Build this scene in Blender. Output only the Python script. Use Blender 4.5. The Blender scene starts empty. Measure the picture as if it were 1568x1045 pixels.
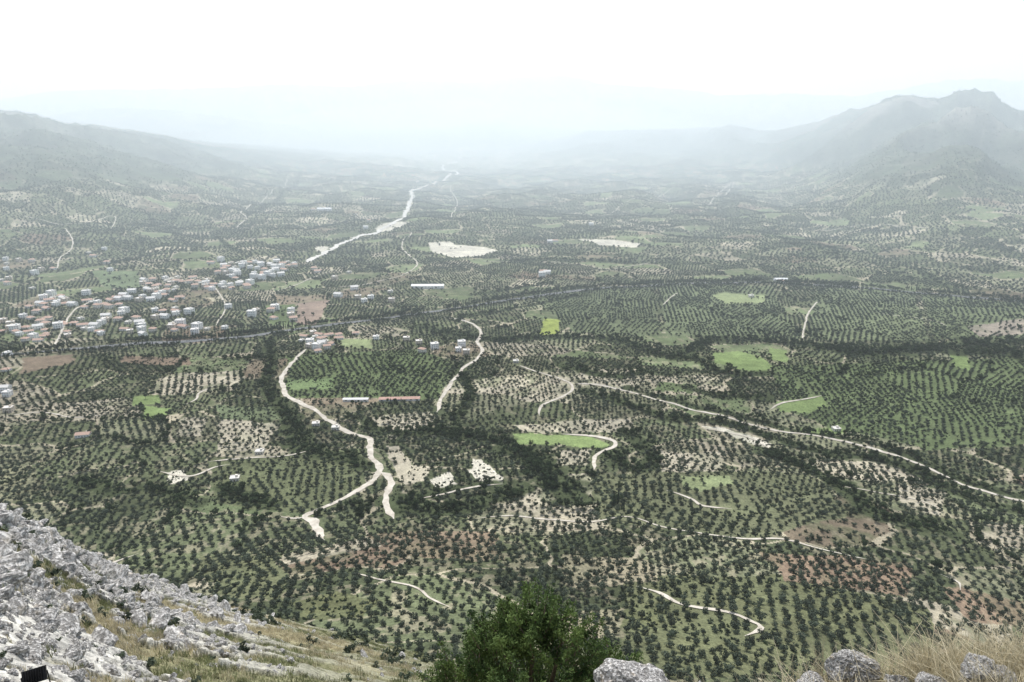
import bpy, math, random
import numpy as np
from mathutils import Vector, Matrix, noise as mnoise
random.seed(7); rng=np.random.default_rng(7)
scene=bpy.context.scene
CAM=np.array([0.,0.,300.]); PITCH=math.radians(17.6); FPX=1045.3
# ------------------------------------------------------------------ helpers
def h2(i,j,k=0.):
    v=np.sin(i*127.1+j*311.7+k*74.7)*43758.5453
    return v-np.floor(v)
_T=rng.random((256,256))
def vnoise(x,y):
    xi=np.floor(x).astype(np.int64); yi=np.floor(y).astype(np.int64)
    fx=x-xi; fy=y-yi; fx=fx*fx*(3-2*fx); fy=fy*fy*(3-2*fy)
    a=_T[xi&255,yi&255]; b=_T[(xi+1)&255,yi&255]; c=_T[xi&255,(yi+1)&255]; d=_T[(xi+1)&255,(yi+1)&255]
    return (a*(1-fx)+b*fx)*(1-fy)+(c*(1-fx)+d*fx)*fy
def fbm(x,y,scale,octv=4,seed=0.,gain=.5):
    x=np.asarray(x,float)/scale+seed*17.3; y=np.asarray(y,float)/scale+seed*31.7
    s=0.;a=1.;n=0.
    for o in range(octv):
        s=s+a*vnoise(x,y); n+=a; a*=gain
        x,y=x*1.6-y*1.2+5.1, x*1.2+y*1.6+9.7
    return s/n
def sst(a,b,x):
    t=np.clip((x-a)/(b-a),0,1); return t*t*(3-2*t)
def bearing(u,v):
    u=np.asarray(u,float); v=np.asarray(v,float)
    a=(u-784.)/FPX; b=-(v-522.5)/FPX
    c,s=math.cos(PITCH),math.sin(PITCH)
    d=np.stack([a, c+b*s, -s+b*c],-1)
    return d/np.linalg.norm(d,axis=-1,keepdims=True)
def at(u,v,d): return CAM+bearing(u,v)*d
# ------------------------------------------------------------------ terrain
def mk_ridge(pts,Wf,Wb,p,seed,namp):
    az=[];R=[];Z=[]
    for u,v,d in pts:
        b=bearing(u,v); hl=math.hypot(b[0],b[1])
        az.append(math.atan2(b[0],b[1])); R.append(d); Z.append(300+d*b[2]/hl)
    return (np.array(az),np.array(R),np.array(Z),Wf,Wb,p,seed,namp)
RIDGES=[
 mk_ridge([(x,y,17000) for x,y in [(-200,160),(0,153),(100,140),(200,137),(300,140),(420,133),(540,138),(600,130),(700,128),(760,123),(870,122),(950,130),(1050,140),(1100,150),(1200,147),(1300,150),(1400,135),(1450,128),(1568,124),(1800,120)]],6000,6000,1.2,1,.5),
 mk_ridge([(-200,200,9500),(0,198,9500),(80,180,9500),(120,172,9500),(180,165,9500),(240,168,9500),(330,180,9500),(420,190,9500),(560,199,9500),(650,199,9500),(760,188,9500),(830,195,9500),(900,203,9500),(1100,205,9500),(1350,190,8800),(1500,178,8800),(1568,169,8800),(1800,160,8800)],3600,3500,1.2,2,.5),
 mk_ridge([(-250,174,4600),(0,183,4600),(50,187,4600),(100,199,4600),(150,202,4700),(250,214,4900),(300,223,5000),(400,230,5300),(500,236,5500),(620,243,5600),(760,250,5600),(1700,250,5600)],2900,3000,1.25,3,.8),
 mk_ridge([(-200,240,6800),(600,236,6800),(780,228,6800),(870,210,6800),(900,202,6800),(1000,201,6500),(1080,198,6300),(1120,194,6200),(1160,202,6100),(1200,200,5900),(1260,188,5500),(1300,174,5200),(1350,159,4900),(1385,154,4800),(1410,160,4700),(1440,161,4650),(1465,151,4600),(1490,148,4600),(1518,153,4600),(1532,166,4600),(1550,174,4600),(1600,183,4600),(1750,190,4600)],2900,2500,1.5,4,.7),
]
_hr=np.array([60,100,150,230,300,450,650,800]); _hz=np.array([195,160,130,90,64,22,2,0])
def H(x,y):
    x=np.asarray(x,float); y=np.asarray(y,float)
    r=np.hypot(x,y); az=np.arctan2(x,y)
    h=np.interp(r,_hr,_hz)
    und=(fbm(x,y,190,3,1)-.5)
    amp=np.interp(r,[200,400,900,1500,2500,5000,9000],[10,26,14,12,55,90,60])
    h=h+und*amp+(fbm(x,y,45,2,2)-.5)*np.interp(r,[200,600,1000,3000],[4,6,2,6])
    rg=np.zeros_like(r)
    for A,R,Z,Wf,Wb,p,sd,na in RIDGES:
        Rr=np.interp(az,A,R); Zz=np.maximum(np.interp(az,A,Z),0)
        s=np.where(r<Rr,(Rr-r)/Wf,(r-Rr)/Wb); s=np.clip(s,0,1)
        pr=(1-s)**p
        nz=1-np.abs(fbm(x,y,Wf*.22,5,sd)*2-1)*2
        pr=pr*(1+na*nz*4*np.clip(s,0,1)*(1-s))
        pr=pr+.012*(fbm(x,y,Wf*.06,4,sd+9)-.5)
        rg=np.maximum(rg,Zz*pr)
    return h+rg-und*amp*np.clip(rg/200,0,1)
def G(u,v):
    b=bearing(u,v); z=np.zeros(b.shape[:-1])
    for _ in range(14):
        t=(z-300.)/np.minimum(b[...,2],-.004)
        x=b[...,0]*t; y=b[...,1]*t
        z=z*.35+H(x,y)*.65
    return np.stack([x,y],-1)
def GL(pts):
    a=np.array(pts,float); return G(a[:,0],a[:,1])
# ------------------------------------------------------------------ map data (surveyed from the look-out)
ROADS={
'dirt_road':[ (5.6,[(470,535),(455,548),(440,562),(433,578),(432,594),(440,608),(460,618),(478,625),(490,634),(503,645),(530,662),(562,672),(566,685),(570,700),(583,716),(578,731),(560,745),(520,768),(470,790),(484,800),(492,815),(500,828)]),
 (6.0,[(580,722),(596,736),(598,750),(591,765),(605,795)]),
 (3.0,[(430,792),(455,795),(470,790)]),
 (4.5,[(680,487),(705,490),(728,499),(736,512),(731,524),(738,535),(730,550),(708,566),(690,590),(676,612),(668,632)]),
 (3.0,[(795,560),(830,572),(868,585),(876,598),(852,612),(828,624),(826,638)]),
 (3.6,[(878,588),(915,590),(960,600),(1010,614),(1080,632),(1140,648),(1200,662),(1250,668),(1300,678),(1350,692),(1400,708),(1440,727),(1480,745),(1530,760),(1600,775)]),
 (4.2,[(860,665),(905,668),(935,674),(942,684),(925,692),(912,702),(910,720)]),
 (1.8,[(730,795),(790,790),(850,797),(905,800),(960,792),(1010,806),(1060,815),(1110,822),(1150,826),(1200,826),(1260,842),(1330,858)]),
 (2.6,[(975,898),(1010,908),(1040,925),(1075,932),(1120,940),(1150,952),(1166,962),(1140,975)]),
 (2.2,[(145,876),(175,862),(212,848)]),
 (2.0,[(1440,880),(1468,892),(1472,905)]),
 (1.6,[(540,878),(590,890),(640,902),(660,918),(690,932)]),
 (3.0,[(612,424),(636,410),(637,400),(622,388),(616,374),(632,356)]),
 (2.6,[(1228,520),(1232,500),(1238,480),(1252,462)]),
 (2.2,[(1015,468),(1028,455),(1040,448)]),
 (3.0,[(88,412),(92,396),(112,375),(100,350)]),
 (3.4,[(84,530),(92,514),(100,498),(112,478),(150,455)]),
 (3.2,[(362,350),(378,336),(370,324),(400,308),(432,290),(440,270)]),
 (2.4,[(1180,628),(1200,617),(1262,606)]),
 (2.2,[(320,708),(380,702),(440,698),(478,690)]),
 (2.4,[(240,722),(290,730),(330,716),(352,712)]),
 (2.4,[(1020,752),(1060,765),(1075,775),(1120,780)]),
 (2.4,[(640,765),(700,752),(735,745),(770,742)]),
 (2.4,[(280,622),(300,612),(306,602),(330,590)]),
 (3.0,[(520,440),(560,436),(612,424)]),
 (3.4,[(1110,300),(1122,284),(1120,270),(1090,240)]),
 (3.0,[(690,335),(700,310),(690,292),(705,280)]),
 (3.0,[(420,448),(450,438),(480,425),(510,415)]),
 (2.8,[(735,400),(800,402),(870,404),(940,412),(1010,400)]),
 (2.0,[(1068,655),(1110,662),(1150,672),(1180,688)]),
 (2.0,[(330,440),(345,470),(330,500)]),
 (1.8,[(1280,745),(1330,752),(1400,765),(1440,780)]),
 (2.0,[(0,640),(60,632),(110,640),(160,636)]),
 (2.4,[(1060,360),(1130,350),(1240,352),(1330,345),(1450,352)]),
 (2.4,[(930,330),(960,310),(1020,300),(1060,285)]),
 (2.4,[(30,330),(110,325),(170,310),(160,295)]),
 (2.2,[(1340,480),(1420,490),(1450,500)]),
],
'riverbed':[ (15,[(466,402),(490,392),(512,380),(545,365),(580,354),(606,340),(624,322),(630,305),(632,292),(655,284),(684,275),(702,267),(690,262),(678,254),(700,248),(722,243),(760,236),(800,230),(860,222)])],
'highway':[ (10.5,[(-120,552),(0,545),(60,540),(130,534),(220,526),(310,522),(380,516),(430,508),(500,499),(560,492),(620,484),(690,474),(760,463),(830,453),(900,444),(960,440),(1030,436),(1100,434),(1160,433),(1230,436),(1300,440),(1370,446),(1440,452),(1500,457),(1568,462),(1720,474)])],
}
GR=(.19,.25,.11);GP=(.25,.29,.16);WH=(.58,.55,.48);TAN=(.42,.385,.31);BR=(.20,.16,.125);PK=(.29,.225,.19);GG=(.13,.165,.085)
POLYS=[
 (GG,.98,[(1180,560),(1568,545),(1640,640),(1568,680),(1420,690),(1290,660),(1200,625)]),
 (GG,.98,[(440,545),(640,535),(700,560),(670,612),(440,610)]),
 ((.15,.175,.105),.97,[(800,440),(1000,438),(1010,515),(880,510)]),
 ((.17,.20,.12),.97,[(1010,438),(1180,438),(1230,520),(1020,515)]),
 ((.18,.21,.125),.95,[(1250,440),(1400,450),(1420,520),(1240,520)]),
 ((.16,.19,.11),.95,[(1410,450),(1600,470),(1600,520),(1430,520)]),
 (GR,0,[(1092,541),(1130,538),(1165,548),(1185,562),(1170,571),(1130,566),(1095,556)]),
 ((.23,.30,.13),0,[(786,664),(900,668),(934,678),(930,687),(860,682),(786,680)]),
 ((.29,.34,.10),0,[(832,488),(858,490),(856,512),(826,512)]),
 (GR,0,[(1185,615),(1255,606),(1268,622),(1240,632),(1195,630)]),
 (GR,0,[(200,608),(245,604),(243,618),(205,622)]),
 ((.21,.28,.12),0,[(220,622),(265,625),(250,642),(218,640)]),
 (GG,0,[(408,468),(452,466),(454,498),(412,498)]),
 (PK,0,[(456,464),(506,460),(484,498),(455,498)]),
 ((.18,.24,.12),0.05,[(438,580),(512,579),(508,596),(436,597)]),
 ((.16,.20,.12),0.05,[(140,415),(210,416),(218,440),(160,442)]),
 (BR,0,[(35,548),(112,544),(110,556),(30,574)]),
 ((.20,.155,.12),.05,[(190,545),(292,548),(290,560),(185,556)]),
 (GP,.0,[(1090,452),(1110,449),(1172,452),(1170,464),(1110,466)]),
 (GR,.0,[(1178,532),(1205,536),(1206,556),(1180,552)]),
 ((.31,.27,.23),.3,[(1480,500),(1568,488),(1568,512),(1500,516)]),
 (GR,.0,[(1455,540),(1482,540),(1486,568),(1460,562)]),
 (WH,0,[(655,372),(690,370),(700,376),(740,378),(762,384),(740,392),(690,394),(662,386)]),
 (WH,0,[(884,366),(940,368),(985,374),(975,380),(920,376)]),
 (WH,0,[(575,350),(596,341),(628,340),(600,354),(578,357)]),
 (WH,0,[(482,376),(505,378),(500,388),(484,385)]),
 (TAN,.1,[(592,682),(606,684),(630,712),(660,716),(655,736),(622,742),(604,722)]),
 (WH,.05,[(660,735),(690,722),(700,742),(672,748)]),
 (WH,.05,[(722,704),(738,704),(774,730),(768,744),(742,742),(722,722)]),
 (WH,.1,[(352,752),(372,740),(416,736),(420,748),(380,756)]),
 (WH,.1,[(250,724),(288,718),(292,734),(262,742)]),
 (WH,.15,[(1070,652),(1120,658),(1182,680),(1176,688),(1120,668)]),
 (TAN,.7,[(530,742),(568,728),(560,752),(500,775)]),
 (TAN,.9,[(1010,690),(1110,692),(1100,722),(1015,724)]),
 (TAN,.9,[(570,640),(660,630),(672,668),(600,672)]),
 (TAN,.9,[(1150,730),(1250,735),(1260,770),(1160,770)]),
 (TAN,.9,[(1370,740),(1450,752),(1440,790),(1380,775)]),
 (TAN,.85,[(340,640),(430,650),(400,690),(330,690)]),
 (TAN,.85,[(280,640),(320,640),(310,668),(270,668)]),
 (TAN,.9,[(790,650),(960,640),(980,664),(800,662)]),
 (TAN,.9,[(860,690),(905,688),(900,712),(850,714)]),
 (TAN,.85,[(1140,770),(1170,772),(1168,812),(1142,812)]),
 ((.13,.145,.085),.97,[(320,700),(540,700),(560,740),(500,790),(330,770)]),
 ((.15,.16,.10),.97,[(900,725),(1240,725),(1300,790),(1140,830),(920,800)]),
 (GP,.1,[(1040,730),(1120,728),(1124,742),(1076,752),(1046,744)]),
 ((.145,.155,.09),.97,[(960,880),(1180,880),(1420,930),(1440,1020),(960,1040)]),
 ((.145,.155,.085),.6,[(440,925),(520,905),(580,920),(560,945),(460,945)]),
 ((.145,.155,.085),.5,[(950,930),(1030,935),(1000,965),(940,960)]),
 ((.14,.15,.09),.97,[(300,850),(430,850),(440,925),(330,915)]),
 ((.235,.185,.14),.97,[(560,820),(760,815),(770,860),(600,850)]),
 ((.245,.185,.14),.97,[(1160,845),(1400,860),(1390,915),(1200,890)]),
 ((.245,.185,.14),.97,[(1440,900),(1568,920),(1568,960),(1480,950)]),
 ((.3,.27,.2),.95,[(860,850),(1000,860),(1010,890),(870,900)]),
 ((.3,.27,.2),.95,[(860,940),(960,930),(940,975),(850,985)]),
 ((.22,.22,.15),.9,[(0,715),(60,715),(50,765),(0,770)]),
 ((.15,.18,.11),.3,[(330,620),(440,625),(440,642),(340,642)]),
 (GR,.0,[(1225,655),(1290,652),(1296,662),(1235,668)]),
 (GG,.05,[(1010,585),(1070,590),(1060,604),(1000,598)]),
 (GP,.05,[(520,518),(566,520),(570,534),(522,532)]),
]
CORR=[
 (26,[(640,500),(700,512),(760,522),(830,516),(900,518),(960,524),(1030,548),(1050,540),(1080,522),(1130,520),(1200,524),(1270,534),(1340,536),(1400,534),(1480,528),(1600,520)]),
 (40,[(1260,532),(1340,540),(1420,534),(1500,540),(1600,538)]),
 (34,[(1480,520),(1530,535),(1600,560)]),
 (17,[(412,520),(415,560),(405,590),(440,635)]),(24,[(440,635),(455,660),(470,690),(520,700),(560,715)]),
 (18,[(560,655),(620,662),(680,660),(740,668),(800,690),(830,720),(850,750)]),
 (28,[(660,660),(720,668),(770,678)]),
 (32,[(770,690),(820,700),(840,730),(880,760)]),
 (14,[(700,560),(720,600),(700,640),(700,665)]),
 (22,[(930,690),(950,710),(985,720),(1000,700),(960,660)]),
 (20,[(890,600),(960,618),(1020,640),(1090,644),(1160,662),(1240,688),(1320,700),(1400,722),(1480,760),(1600,795)]),
 (11,[(960,594),(1080,626),(1200,656),(1300,672),(1400,702),(1480,738),(1580,764)]),
 (26,[(1170,690),(1230,715),(1290,745),(1330,780),(1390,800),(1450,815)]),
 (24,[(600,765),(640,780),(700,780),(750,762),(800,750)]),
 (18,[(610,770),(650,760),(760,742)]),
 (18,[(350,760),(420,775),(340,745)]),
 (14,[(755,388),(820,394),(900,390),(985,394)]),(30,[(770,400),(860,398),(970,402)]),
 (18,[(1200,374),(1240,377),(1282,378)]),
 (16,[(150,372),(230,376),(300,372)]),(16,[(330,362),(350,378),(372,386)]),
 (16,[(1060,545),(1110,572),(1180,572)]),(16,[(1040,590),(1100,606),(1180,612)]),
 (14,[(720,452),(800,440),(850,434)]),
 (12,[(300,400),(240,402),(200,398)]),(16,[(1500,440),(1450,440),(1400,408)]),
 (14,[(700,488),(800,470),(860,458),(900,452)]),
 (20,[(460,270),(430,300),(380,330)]),(20,[(700,300),(760,320),(880,330)]),
 (20,[(930,330),(1000,345),(1060,340)]),(20,[(100,330),(200,345),(330,350)]),(20,[(0,385),(80,392),(160,384)]),
 (18,[(120,740),(180,752),(240,748),(300,770)]),(18,[(860,560),(930,575),(990,570)]),
]
def smooth(P,n=7):
    P=np.vstack([2*P[0]-P[1],P,2*P[-1]-P[-2]]); out=[]
    for i in range(1,len(P)-2):
        p0,p1,p2,p3=P[i-1],P[i],P[i+1],P[i+2]
        for k in range(n):
            t=k/n
            out.append(.5*((2*p1)+(-p0+p2)*t+(2*p0-5*p1+4*p2-p3)*t*t+(-p0+3*p1-3*p2+p3)*t**3))
    out.append(P[-2]); return np.array(out)
ROADW=[(k,w,smooth(GL(p))) for k,l in ROADS.items() for w,p in l]
POLYW=[(np.array(c),d,GL(p)) for c,d,p in POLYS]
CORRW=[(w,smooth(GL(p),4)) for w,p in CORR]
def dist_poly(x,y,P,maxd):
    d=np.full(x.shape,1e9)
    m=(x>P[:,0].min()-maxd)&(x<P[:,0].max()+maxd)&(y>P[:,1].min()-maxd)&(y<P[:,1].max()+maxd)
    if not m.any(): return d
    ix=np.nonzero(m)[0]; X=x[ix];Y=y[ix]; D=np.full(X.shape,1e9)
    for a,b in zip(P[:-1],P[1:]):
        lx,hx=min(a[0],b[0])-maxd,max(a[0],b[0])+maxd; ly,hy=min(a[1],b[1])-maxd,max(a[1],b[1])+maxd
        q=np.nonzero((X>lx)&(X<hx)&(Y>ly)&(Y<hy))[0]
        if not len(q): continue
        e=b-a; t=np.clip(((X[q]-a[0])*e[0]+(Y[q]-a[1])*e[1])/max(e@e,1e-6),0,1)
        D[q]=np.minimum(D[q],np.hypot(X[q]-a[0]-t*e[0],Y[q]-a[1]-t*e[1]))
    d[ix]=D; return d
def in_poly(x,y,P):
    r=np.zeros(x.shape,bool)
    m=np.nonzero((x>P[:,0].min())&(x<P[:,0].max())&(y>P[:,1].min())&(y<P[:,1].max()))[0]
    if not len(m): return r
    X=x[m];Y=y[m]; c=np.zeros(X.shape,bool); j=len(P)-1
    for i in range(len(P)):
        xi,yi=P[i];xj,yj=P[j]
        c^=((yi>Y)!=(yj>Y))&(X<(xj-xi)*(Y-yi)/((yj-yi)+1e-12)+xi); j=i
    r[m]=c; return r
TC=np.array([(.120,.138,.082),(.40,.365,.29),(.24,.185,.14),(.085,.10,.06),(.155,.19,.105),(.20,.165,.125),(.20,.205,.14)])
TD=np.array([.98,.95,.96,1.,.06,.3,.97])
PR=np.array([[.34,.14,.10,.31,.01,.01,.09],[.38,.21,.03,.17,.03,.03,.15],[.50,.11,.01,.08,.10,.04,.16],[.36,.10,.01,.26,.10,.04,.13]])
CUM=np.cumsum(PR,1)
def wildness(x,y,hz=None):
    r=np.hypot(x,y); hz=H(x,y) if hz is None else hz
    return sst(2300,3100,r)*sst(60,120,hz),hz
def fields(x,y):
    r=np.hypot(x,y)
    cs=70.
    wx=x*.8+14*(fbm(x,y,80,3,5)-.5)*2; wy=y*1.05+14*(fbm(x,y,80,3,6)-.5)*2
    gi=np.floor(wx/cs);gj=np.floor(wy/cs)
    d1=np.full(x.shape,1e9);d2=d1.copy();bi=np.zeros_like(x);bj=np.zeros_like(x)
    for a in (-1,0,1):
        for b in (-1,0,1):
            I=gi+a;J=gj+b
            sx=(I+.5+.8*(h2(I,J,1)-.5))*cs; sy=(J+.5+.8*(h2(I,J,2)-.5))*cs
            d=np.maximum(np.abs(wx-sx+.25*(wy-sy)),np.abs(wy-sy-.25*(wx-sx)))*.75+np.hypot(wx-sx,wy-sy)*.3
            n=d<d1
            d2=np.where(n,d1,np.minimum(d2,d)); bi=np.where(n,I,bi);bj=np.where(n,J,bj); d1=np.where(n,d,d1)
    zone=np.digitize(h2(bi,bj,6)*60-30+r,[400,850,1800])
    q=h2(bi,bj,3); t=(q[:,None]>CUM[zone]).sum(1); t=np.minimum(t,6)
    m=sst(.38,.56,fbm(x,y,20,4,8)+ (h2(bi,bj,9)-.5)*.12)
    base=np.where((t==3)[:,None],TC[3],TC[0])
    m=np.where((t==1)|(t==2),.3+.7*m,.4+.6*m)
    col=base*(1-m[:,None])+TC[t]*m[:,None]
    sp=sst(.55,.66,fbm(x,y,9,4,18))*np.interp(r,[300,900,1500],[.5,.32,.25])
    col=col*(1-sp[:,None])+np.array([.34,.30,.23])*sp[:,None]
    col=col*(.78+.46*h2(bi,bj,11))[:,None]
    dens=TD[t].copy(); ang=np.floor(h2(bi,bj,4)*8).astype(int)
    e=d2-d1
    eh=h2(bi,bj,7)
    pe=(e<2.2+r*.0014)&(eh>.5)
    col=np.where(pe[:,None],np.array([.36,.325,.25]),col)
    n1=fbm(x,y,14,3,12)-.5
    for c,dn,P in POLYW:
        i=in_poly(x+n1*8,y+n1*8,P)
        if i.any():
            mm=(np.clip(m[i]*1.1,0,1)*.55+.45)[:,None] if dn>.12 else .9+.1*m[i][:,None]
            col[i]=TC[0]*(1-mm)+c*mm; 
            dens[i]=dn
    wild,hz=wildness(x,y)
    wc=np.array([.075,.09,.07])*(.6+.9*fbm(x,y,160,4,14))[:,None]
    wc=wc*(.45+1.1*fbm(x,y,26,4,24))[:,None]
    rk=sst(.54,.66,fbm(x,y,220,5,15))*sst(180,380,hz)
    wc=wc*(1-rk[:,None])+np.array([.24,.235,.22])*rk[:,None]
    col=col*(1-wild[:,None]*.85)+wc*wild[:,None]*.85
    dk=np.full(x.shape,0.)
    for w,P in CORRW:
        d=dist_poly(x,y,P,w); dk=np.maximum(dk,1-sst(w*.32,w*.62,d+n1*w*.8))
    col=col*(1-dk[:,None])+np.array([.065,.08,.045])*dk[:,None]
    dens=dens*(1-wild*.75)
    return col,dens,ang,e,dk,eh,t
# ------------------------------------------------------------------ mesh / material helpers
def link(o): scene.collection.objects.link(o); return o
def mesh_obj(name,V,F,mats,mi=None,smooth=False,col=None):
    me=bpy.data.meshes.new(name)
    V=np.asarray(V,np.float32)
    if isinstance(F,np.ndarray):
        nf,k=F.shape
        me.vertices.add(len(V)); me.vertices.foreach_set('co',V.ravel())
        me.loops.add(nf*k); me.loops.foreach_set('vertex_index',F.astype(np.int32).ravel())
        me.polygons.add(nf); me.polygons.foreach_set('loop_start',np.arange(0,nf*k,k,dtype=np.int32))
        me.update(calc_edges=True)
    else:
        me.from_pydata(V.tolist(),[],F); me.update()
    for m in (mats if isinstance(mats,(list,tuple)) else [mats]): me.materials.append(m)
    if mi is not None: me.polygons.foreach_set('material_index',np.asarray(mi,np.int32))
    if smooth: me.polygons.foreach_set('use_smooth',np.ones(len(me.polygons),bool))
    if col is not None:
        a=me.color_attributes.new('Col','FLOAT_COLOR','POINT')
        c=np.ones((len(V),4),np.float32); c[:,:3]=col; a.data.foreach_set('color',c.ravel())
    return link(bpy.data.objects.new(name,me))
def grid_faces(nr,nc):
    i=np.arange(nr-1)[:,None]*nc+np.arange(nc-1)[None,:]
    return np.stack([i,i+1,i+nc+1,i+nc],-1).reshape(-1,4)
def newmat(name):
    m=bpy.data.materials.new(name); m.use_nodes=True; nt=m.node_tree
    b=nt.nodes['Principled BSDF']; b.inputs['Roughness'].default_value=.9
    b.inputs['Specular IOR Level'].default_value=.15
    return m,nt,b
def nodemix(nt,a,b,f,mode='MIX'):
    n=nt.nodes.new('ShaderNodeMix'); n.data_type='RGBA'; n.blend_type=mode
    for s,v in ((n.inputs[0],f),(n.inputs[6],a),(n.inputs[7],b)):
        if hasattr(v,'links'): nt.links.new(v,s)
        elif isinstance(v,(int,float)): s.default_value=v
        else: s.default_value=(*v,1)
    return n.outputs[2]
def ntex(nt,scale,detail=4,rough=.55,lo=.35,hi=.65,coord='Object'):
    tc=nt.nodes.new('ShaderNodeTexCoord'); n=nt.nodes.new('ShaderNodeTexNoise')
    n.inputs['Scale'].default_value=scale;n.inputs['Detail'].default_value=detail;n.inputs['Roughness'].default_value=rough
    nt.links.new(tc.outputs[coord],n.inputs['Vector'])
    r=nt.nodes.new('ShaderNodeMapRange'); r.inputs[1].default_value=lo;r.inputs[2].default_value=hi
    nt.links.new(n.outputs[0],r.inputs[0]); return r.outputs[0]
def bump(nt,b,h,s=.5,d=.1):
    n=nt.nodes.new('ShaderNodeBump'); n.inputs['Strength'].default_value=s;n.inputs['Distance'].default_value=d
    nt.links.new(h,n.inputs['Height']); nt.links.new(n.outputs[0],b.inputs['Normal'])
def simple(name,c1,c2,scale,rough=.9,bd=0):
    m,nt,b=newmat(name); f=ntex(nt,scale); nt.links.new(nodemix(nt,c1,c2,f),b.inputs['Base Color'])
    b.inputs['Roughness'].default_value=rough
    if bd: bump(nt,b,f,.6,bd)
    return m
def leafmat(name,c1,c2,scale,tr=.25):
    m,nt,b=newmat(name); f=ntex(nt,scale,3)
    oi=nt.nodes.new('ShaderNodeObjectInfo')
    c=nodemix(nt,c1,c2,f)
    r=nt.nodes.new('ShaderNodeMapRange'); r.inputs[3].default_value=.65; r.inputs[4].default_value=1.4
    nt.links.new(oi.outputs['Random'],r.inputs[0])
    hs=nt.nodes.new('ShaderNodeHueSaturation'); nt.links.new(r.outputs[0],hs.inputs['Value']); nt.links.new(c,hs.inputs['Color'])
    c=hs.outputs[0]
    nt.links.new(c,b.inputs['Base Color']); b.inputs['Roughness'].default_value=.75
    t=nt.nodes.new('ShaderNodeBsdfTranslucent'); nt.links.new(c,t.inputs['Color'])
    mx=nt.nodes.new('ShaderNodeMixShader'); mx.inputs[0].default_value=tr
    nt.links.new(b.outputs[0],mx.inputs[1]);nt.links.new(t.outputs[0],mx.inputs[2]); nt.links.new(mx.outputs[0],nt.nodes['Material Output'].inputs['Surface'])
    return m
def colmat(name,scales,bd=.3,amt=.5):
    m,nt,b=newmat(name); a=nt.nodes.new('ShaderNodeAttribute'); a.attribute_name='Col'; c=a.outputs['Color']
    for s,lo,hi in scales:
        f=ntex(nt,s,5,.6,.3,.7)
        c=nodemix(nt,c,nodemix(nt,(lo,)*3,(hi,hi,hi*.97),f),1.,'MULTIPLY')
    nt.links.new(c,b.inputs['Base Color']); b.inputs['Roughness'].default_value=1.; b.inputs['Specular IOR Level'].default_value=0
    bump(nt,b,f,.7,bd); return m
M_olive=leafmat('olive_foliage',(.040,.057,.037),(.108,.130,.090),.9)
M_green=leafmat('broadleaf_foliage',(.026,.044,.020),(.060,.084,.038),.7)
M_cyp=leafmat('cypress_foliage',(.014,.026,.014),(.035,.052,.026),1.2,.1)
M_bark=simple('bark',(.09,.07,.05),(.18,.15,.11),6,.95,.02)
M_ground=colmat('valley_ground',[(.012,.8,1.2),(.08,.75,1.22),(.6,.6,1.32)],.3)
# ------------------------------------------------------------------ ground sheet
nc=1080
azs=np.linspace(-math.radians(47),math.radians(47),nc)
rs=[90.]
while rs[-1]<3200: rs.append(rs[-1]*(1.0043 if rs[-1]>200 else 1.02))
while rs[-1]<34000: rs.append(rs[-1]*1.0105)
rs=np.array(rs); nr=len(rs)
RR,AA=np.meshgrid(rs,azs,indexing='ij')
X=(RR*np.sin(AA)).ravel();Y=(RR*np.cos(AA)).ravel(); Z=H(X,Y)
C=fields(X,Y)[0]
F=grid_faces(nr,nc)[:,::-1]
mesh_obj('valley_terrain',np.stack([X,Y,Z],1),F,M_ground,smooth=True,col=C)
# ------------------------------------------------------------------ roads
M_dirt=simple('pale_dirt',(.42,.38,.31),(.60,.56,.48),.15)
M_river=simple('riverbed_gravel',(.50,.48,.43),(.68,.66,.60),.05)
M_asph=simple('asphalt',(.10,.105,.105),(.16,.165,.165),.05)
M_white=simple('road_paint',(.7,.7,.7),(.8,.8,.8),.5)
def ribbon(name,P,w,mat,off,jit=.18,side=0.):
    P=np.asarray(P); seg=np.hypot(*np.diff(P,axis=0).T); L=np.concatenate([[0],np.cumsum(seg)])
    n=max(8,int(L[-1]/3)); t=np.linspace(0,L[-1],n); Q=np.stack([np.interp(t,L,P[:,0]),np.interp(t,L,P[:,1])],1)
    T=np.gradient(Q,axis=0); T/=np.linalg.norm(T,axis=1,keepdims=True)+1e-9; N=np.stack([-T[:,1],T[:,0]],1)
    if jit: Q=Q+N*((fbm(t,t*0,30,3,w+2)-.5)*w*1.1)[:,None]
    jl=1+jit*(fbm(t,t*0,9,3,w)-.5)*4; jr=1+jit*(fbm(t,t*0+50,9,3,w)-.5)*4
    taper=np.clip(np.minimum(t,L[-1]-t)/12,.15,1) if jit else 1.
    rows=[]
    for k in (-1,-.5,0,.5,1):
        wj=(jl if k<0 else jr)*taper; rows.append(Q+N*(side+k*w*.5*wj)[:,None])
    V=np.stack(rows,1).reshape(-1,2); r=np.hypot(V[:,0],V[:,1])
    z=H(V[:,0],V[:,1])+off+.00025*r
    return mesh_obj(name,np.column_stack([V,z]),grid_faces(n,5),mat,smooth=True)
for k,w,P in ROADW:
    if k=='highway':
        ribbon('highway',P,w,M_asph,.4,0); ribbon('highway_median_line',P,.3,M_white,.46,0)
        for s in (-4.8,4.8): ribbon('highway_edge_line',P,.2,M_white,.46,0,s)
    elif k=='riverbed': ribbon('dry_riverbed',P,w,M_river,.4,.5)
    else: ribbon('dirt_road',P,w,M_dirt,.3,.35)
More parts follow.
